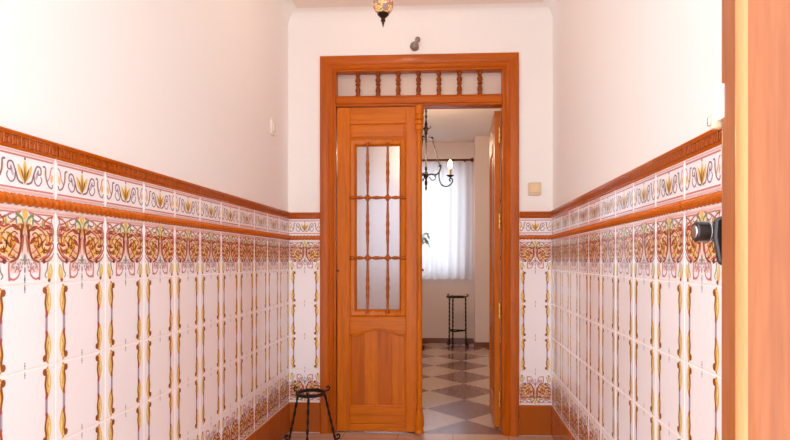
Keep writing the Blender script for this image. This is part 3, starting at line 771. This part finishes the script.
for k in range(11):
    an = 2*PI*k/11+.15; ca, sa = math.cos(an), math.sin(an); reach = .13+.03*(k % 3) if math.cos(an) < -.2 else .20+.02*(k % 3); top = .30+.05*((k*5) % 4)
    pth = catmull([(0.01, 0, .14), (reach*.35, 0, top*.85), (reach*.75, 0, top+.03), (reach, 0, top-.03)], 6)
    mb = MB(); mb.tube([(p.x*ca, p.x*sa, p.z) for p in pth], .0025, M['leaf'], 6)
    for i in range(6, len(pth)-1):
        p = pth[i]; q = (pth[i+1]-pth[i]).normalized(); l = .075*(1-.5*abs(i-11)/12)
        for sd in (1, -1):
            d = Vector((q.x*.7, sd*.62, q.z*.7-.25)).normalized(); nrm = d.cross(Vector((q.x, 0, q.z))).normalized(); wv = nrm.cross(d)*.007
            pts = [p, p+d*l*.4+wv, p+d*l, p+d*l*.4-wv]
            mb.face([(v.x*ca-v.y*sa, v.x*sa+v.y*ca, v.z) for v in pts], M['leaf'])
    mb.build('frond', pp, fix=False)

# ------------------------------------------------------------------ small things on the walls, and the hall lamp
sw = empty('light_switch', (.489, YB, 1.483)); tag(sw, 'square cream light switch on the wall right of the door frame', 'light switch')
def rounded(h, r, n=6): return [(sx_*(h-r)+r*math.cos(a0+PI/2*q/n), sz_*(h-r)+r*math.sin(a0+PI/2*q/n)) for sx_, sz_, a0 in ((1, 1, 0), (-1, 1, PI/2), (-1, -1, PI), (1, -1, 1.5*PI)) for q in range(n+1)]
mb = MB(); mb.prism(rounded(.040, .012), -.012, 0, M['cream']); mb.build('switch_plate', sw, bevel=.005, seg=3)
mb = MB(); mb.prism([(x, z+.003) for x, z in rounded(.028, .006)], -.017, -.010, M['creamrocker']); mb.build('rocker', sw, bevel=.003)
s2 = empty('light_switch', (XL, 3.085, 1.795)); tag(s2, 'small white switch high on the plain left wall near the corner', 'light switch')
mb = MB(); mb.box(0, .012, -.035, .035, -.042, .042, M['whiteplastic']); mb.build('switch_plate', s2, bevel=.004)
mb = MB(); mb.box(.011, .017, -.018, .018, -.022, .022, M['whiteplastic']); mb.build('rocker', s2, bevel=.002)
ft_ = empty('wall_fitting', (-.225, YB, 2.36)); tag(ft_, 'small grey knob shaped fitting on the wall above the door frame', 'wall fitting')
mb = MB(); mb.lathe([(.001, 0), (.026, 0), (.028, -.010), (.022, -.030), (.010, -.040), (.001, -.042)], (-.008, 0, -.010), M['greymetal'], 20, 'y'); mb.build('base_disc', ft_)
mb = MB(); mb.tube([(-.006, -.03, -.004), (.006, -.036, .010), (.012, -.036, .018)], .010, M['greymetal'], 10); mb.lathe([(.001, -.017), (.012, -.012), (.017, 0), (.012, .012), (.001, .017)], (.013, -.034, .022), M['greymetal'], 16); mb.build('knob', ft_)

lp = empty('pendant_lamp', (-.325, 2.6, H)); tag(lp, 'mosaic glass globe pendant lamp with dark bronze finial on hall ceiling', 'pendant lamp')
mb = MB(); mb.lathe([(.04, 0), (.04, -.005), (.02, -.022), (.004, -.026)], (0, 0, 0), M['bronze'], 20); mb.build('canopy', lp)
mb = MB(); mb.tube([(0, 0, -.02), (0, 0, -.26)], .003, M['bronze'], 8)
for i in range(11): mb.tube([((.007 if i % 2 else .002)*math.cos(a*PI/4), (.002 if i % 2 else .007)*math.cos(a*PI/4), -.04-i*.02+.013*math.sin(a*PI/4)) for a in range(8)], .002, M['bronze'], 6, closed=True)
mb.build('chain', lp)
mb = MB(); mb.lathe([(.003, -.245), (.010, -.252), (.024, -.268), (.026, -.276), (.020, -.279)], (0, 0, 0), M['bronze'], 20); mb.build('top_cap', lp)
mb = MB(); mb.lathe([(.048*math.sin(PI*(q/20)*.84+PI*.1), -.325+.051*math.cos(PI*(q/20)*.84+PI*.1)) for q in range(21)], (0, 0, 0), M['mosaic'], 28); mb.build('lamp_shade', lp)
mb = MB(); mb.lathe([(.018, -.364), (.026, -.367), (.027, -.373), (.018, -.382), (.010, -.389), (.009, -.396), (.012, -.400), (.008, -.406), (.006, -.412), (.003, -.424), (.0008, -.433)], (0, 0, 0), M['bronze'], 18); mb.build('finial', lp)

# ------------------------------------------------------------------ light
w = bpy.data.worlds.new('sky'); scene.world = w; w.use_nodes = True
nt = w.node_tree; bg = nt.nodes['Background']
bg.inputs['Color'].default_value = (.89, .955, 1, 1); bg.inputs['Strength'].default_value = 2.08
def point(name, loc, e, col, r):
    l = bpy.data.lights.new(name, 'POINT'); l.energy = e; l.color = col; l.shadow_soft_size = r
    o = bpy.data.objects.new(name, l); COL.objects.link(o); o.location = loc
point('hall_lamp_light', (-.325, 2.6, H-.19), 2, (1, .8, .64), .05)
point('chandelier_light', (-.25, 5.2, 2.05), 10, (1, .76, .52), .08)

# ------------------------------------------------------------------ camera
cd = bpy.data.cameras.new('camera'); cam = bpy.data.objects.new('camera', cd); COL.objects.link(cam); scene.camera = cam
F, CX, CY = 561., 426., 261.
cd.sensor_fit = 'HORIZONTAL'; cd.sensor_width = 36; cd.lens = 36*F/790
cd.shift_x = (395-CX)/790; cd.shift_y = (CY-220)/790
cam.location = (0, 0, 1.05); cam.rotation_euler = (PI/2, 0, math.atan(27/561)); cd.clip_start = .02
scene.view_settings.view_transform = 'Standard'; scene.view_settings.look = 'None'
scene.view_settings.exposure = .95; scene.view_settings.gamma = 1
scene.cycles.max_bounces = 10; scene.cycles.diffuse_bounces = 6; scene.cycles.sample_clamp_indirect = 8
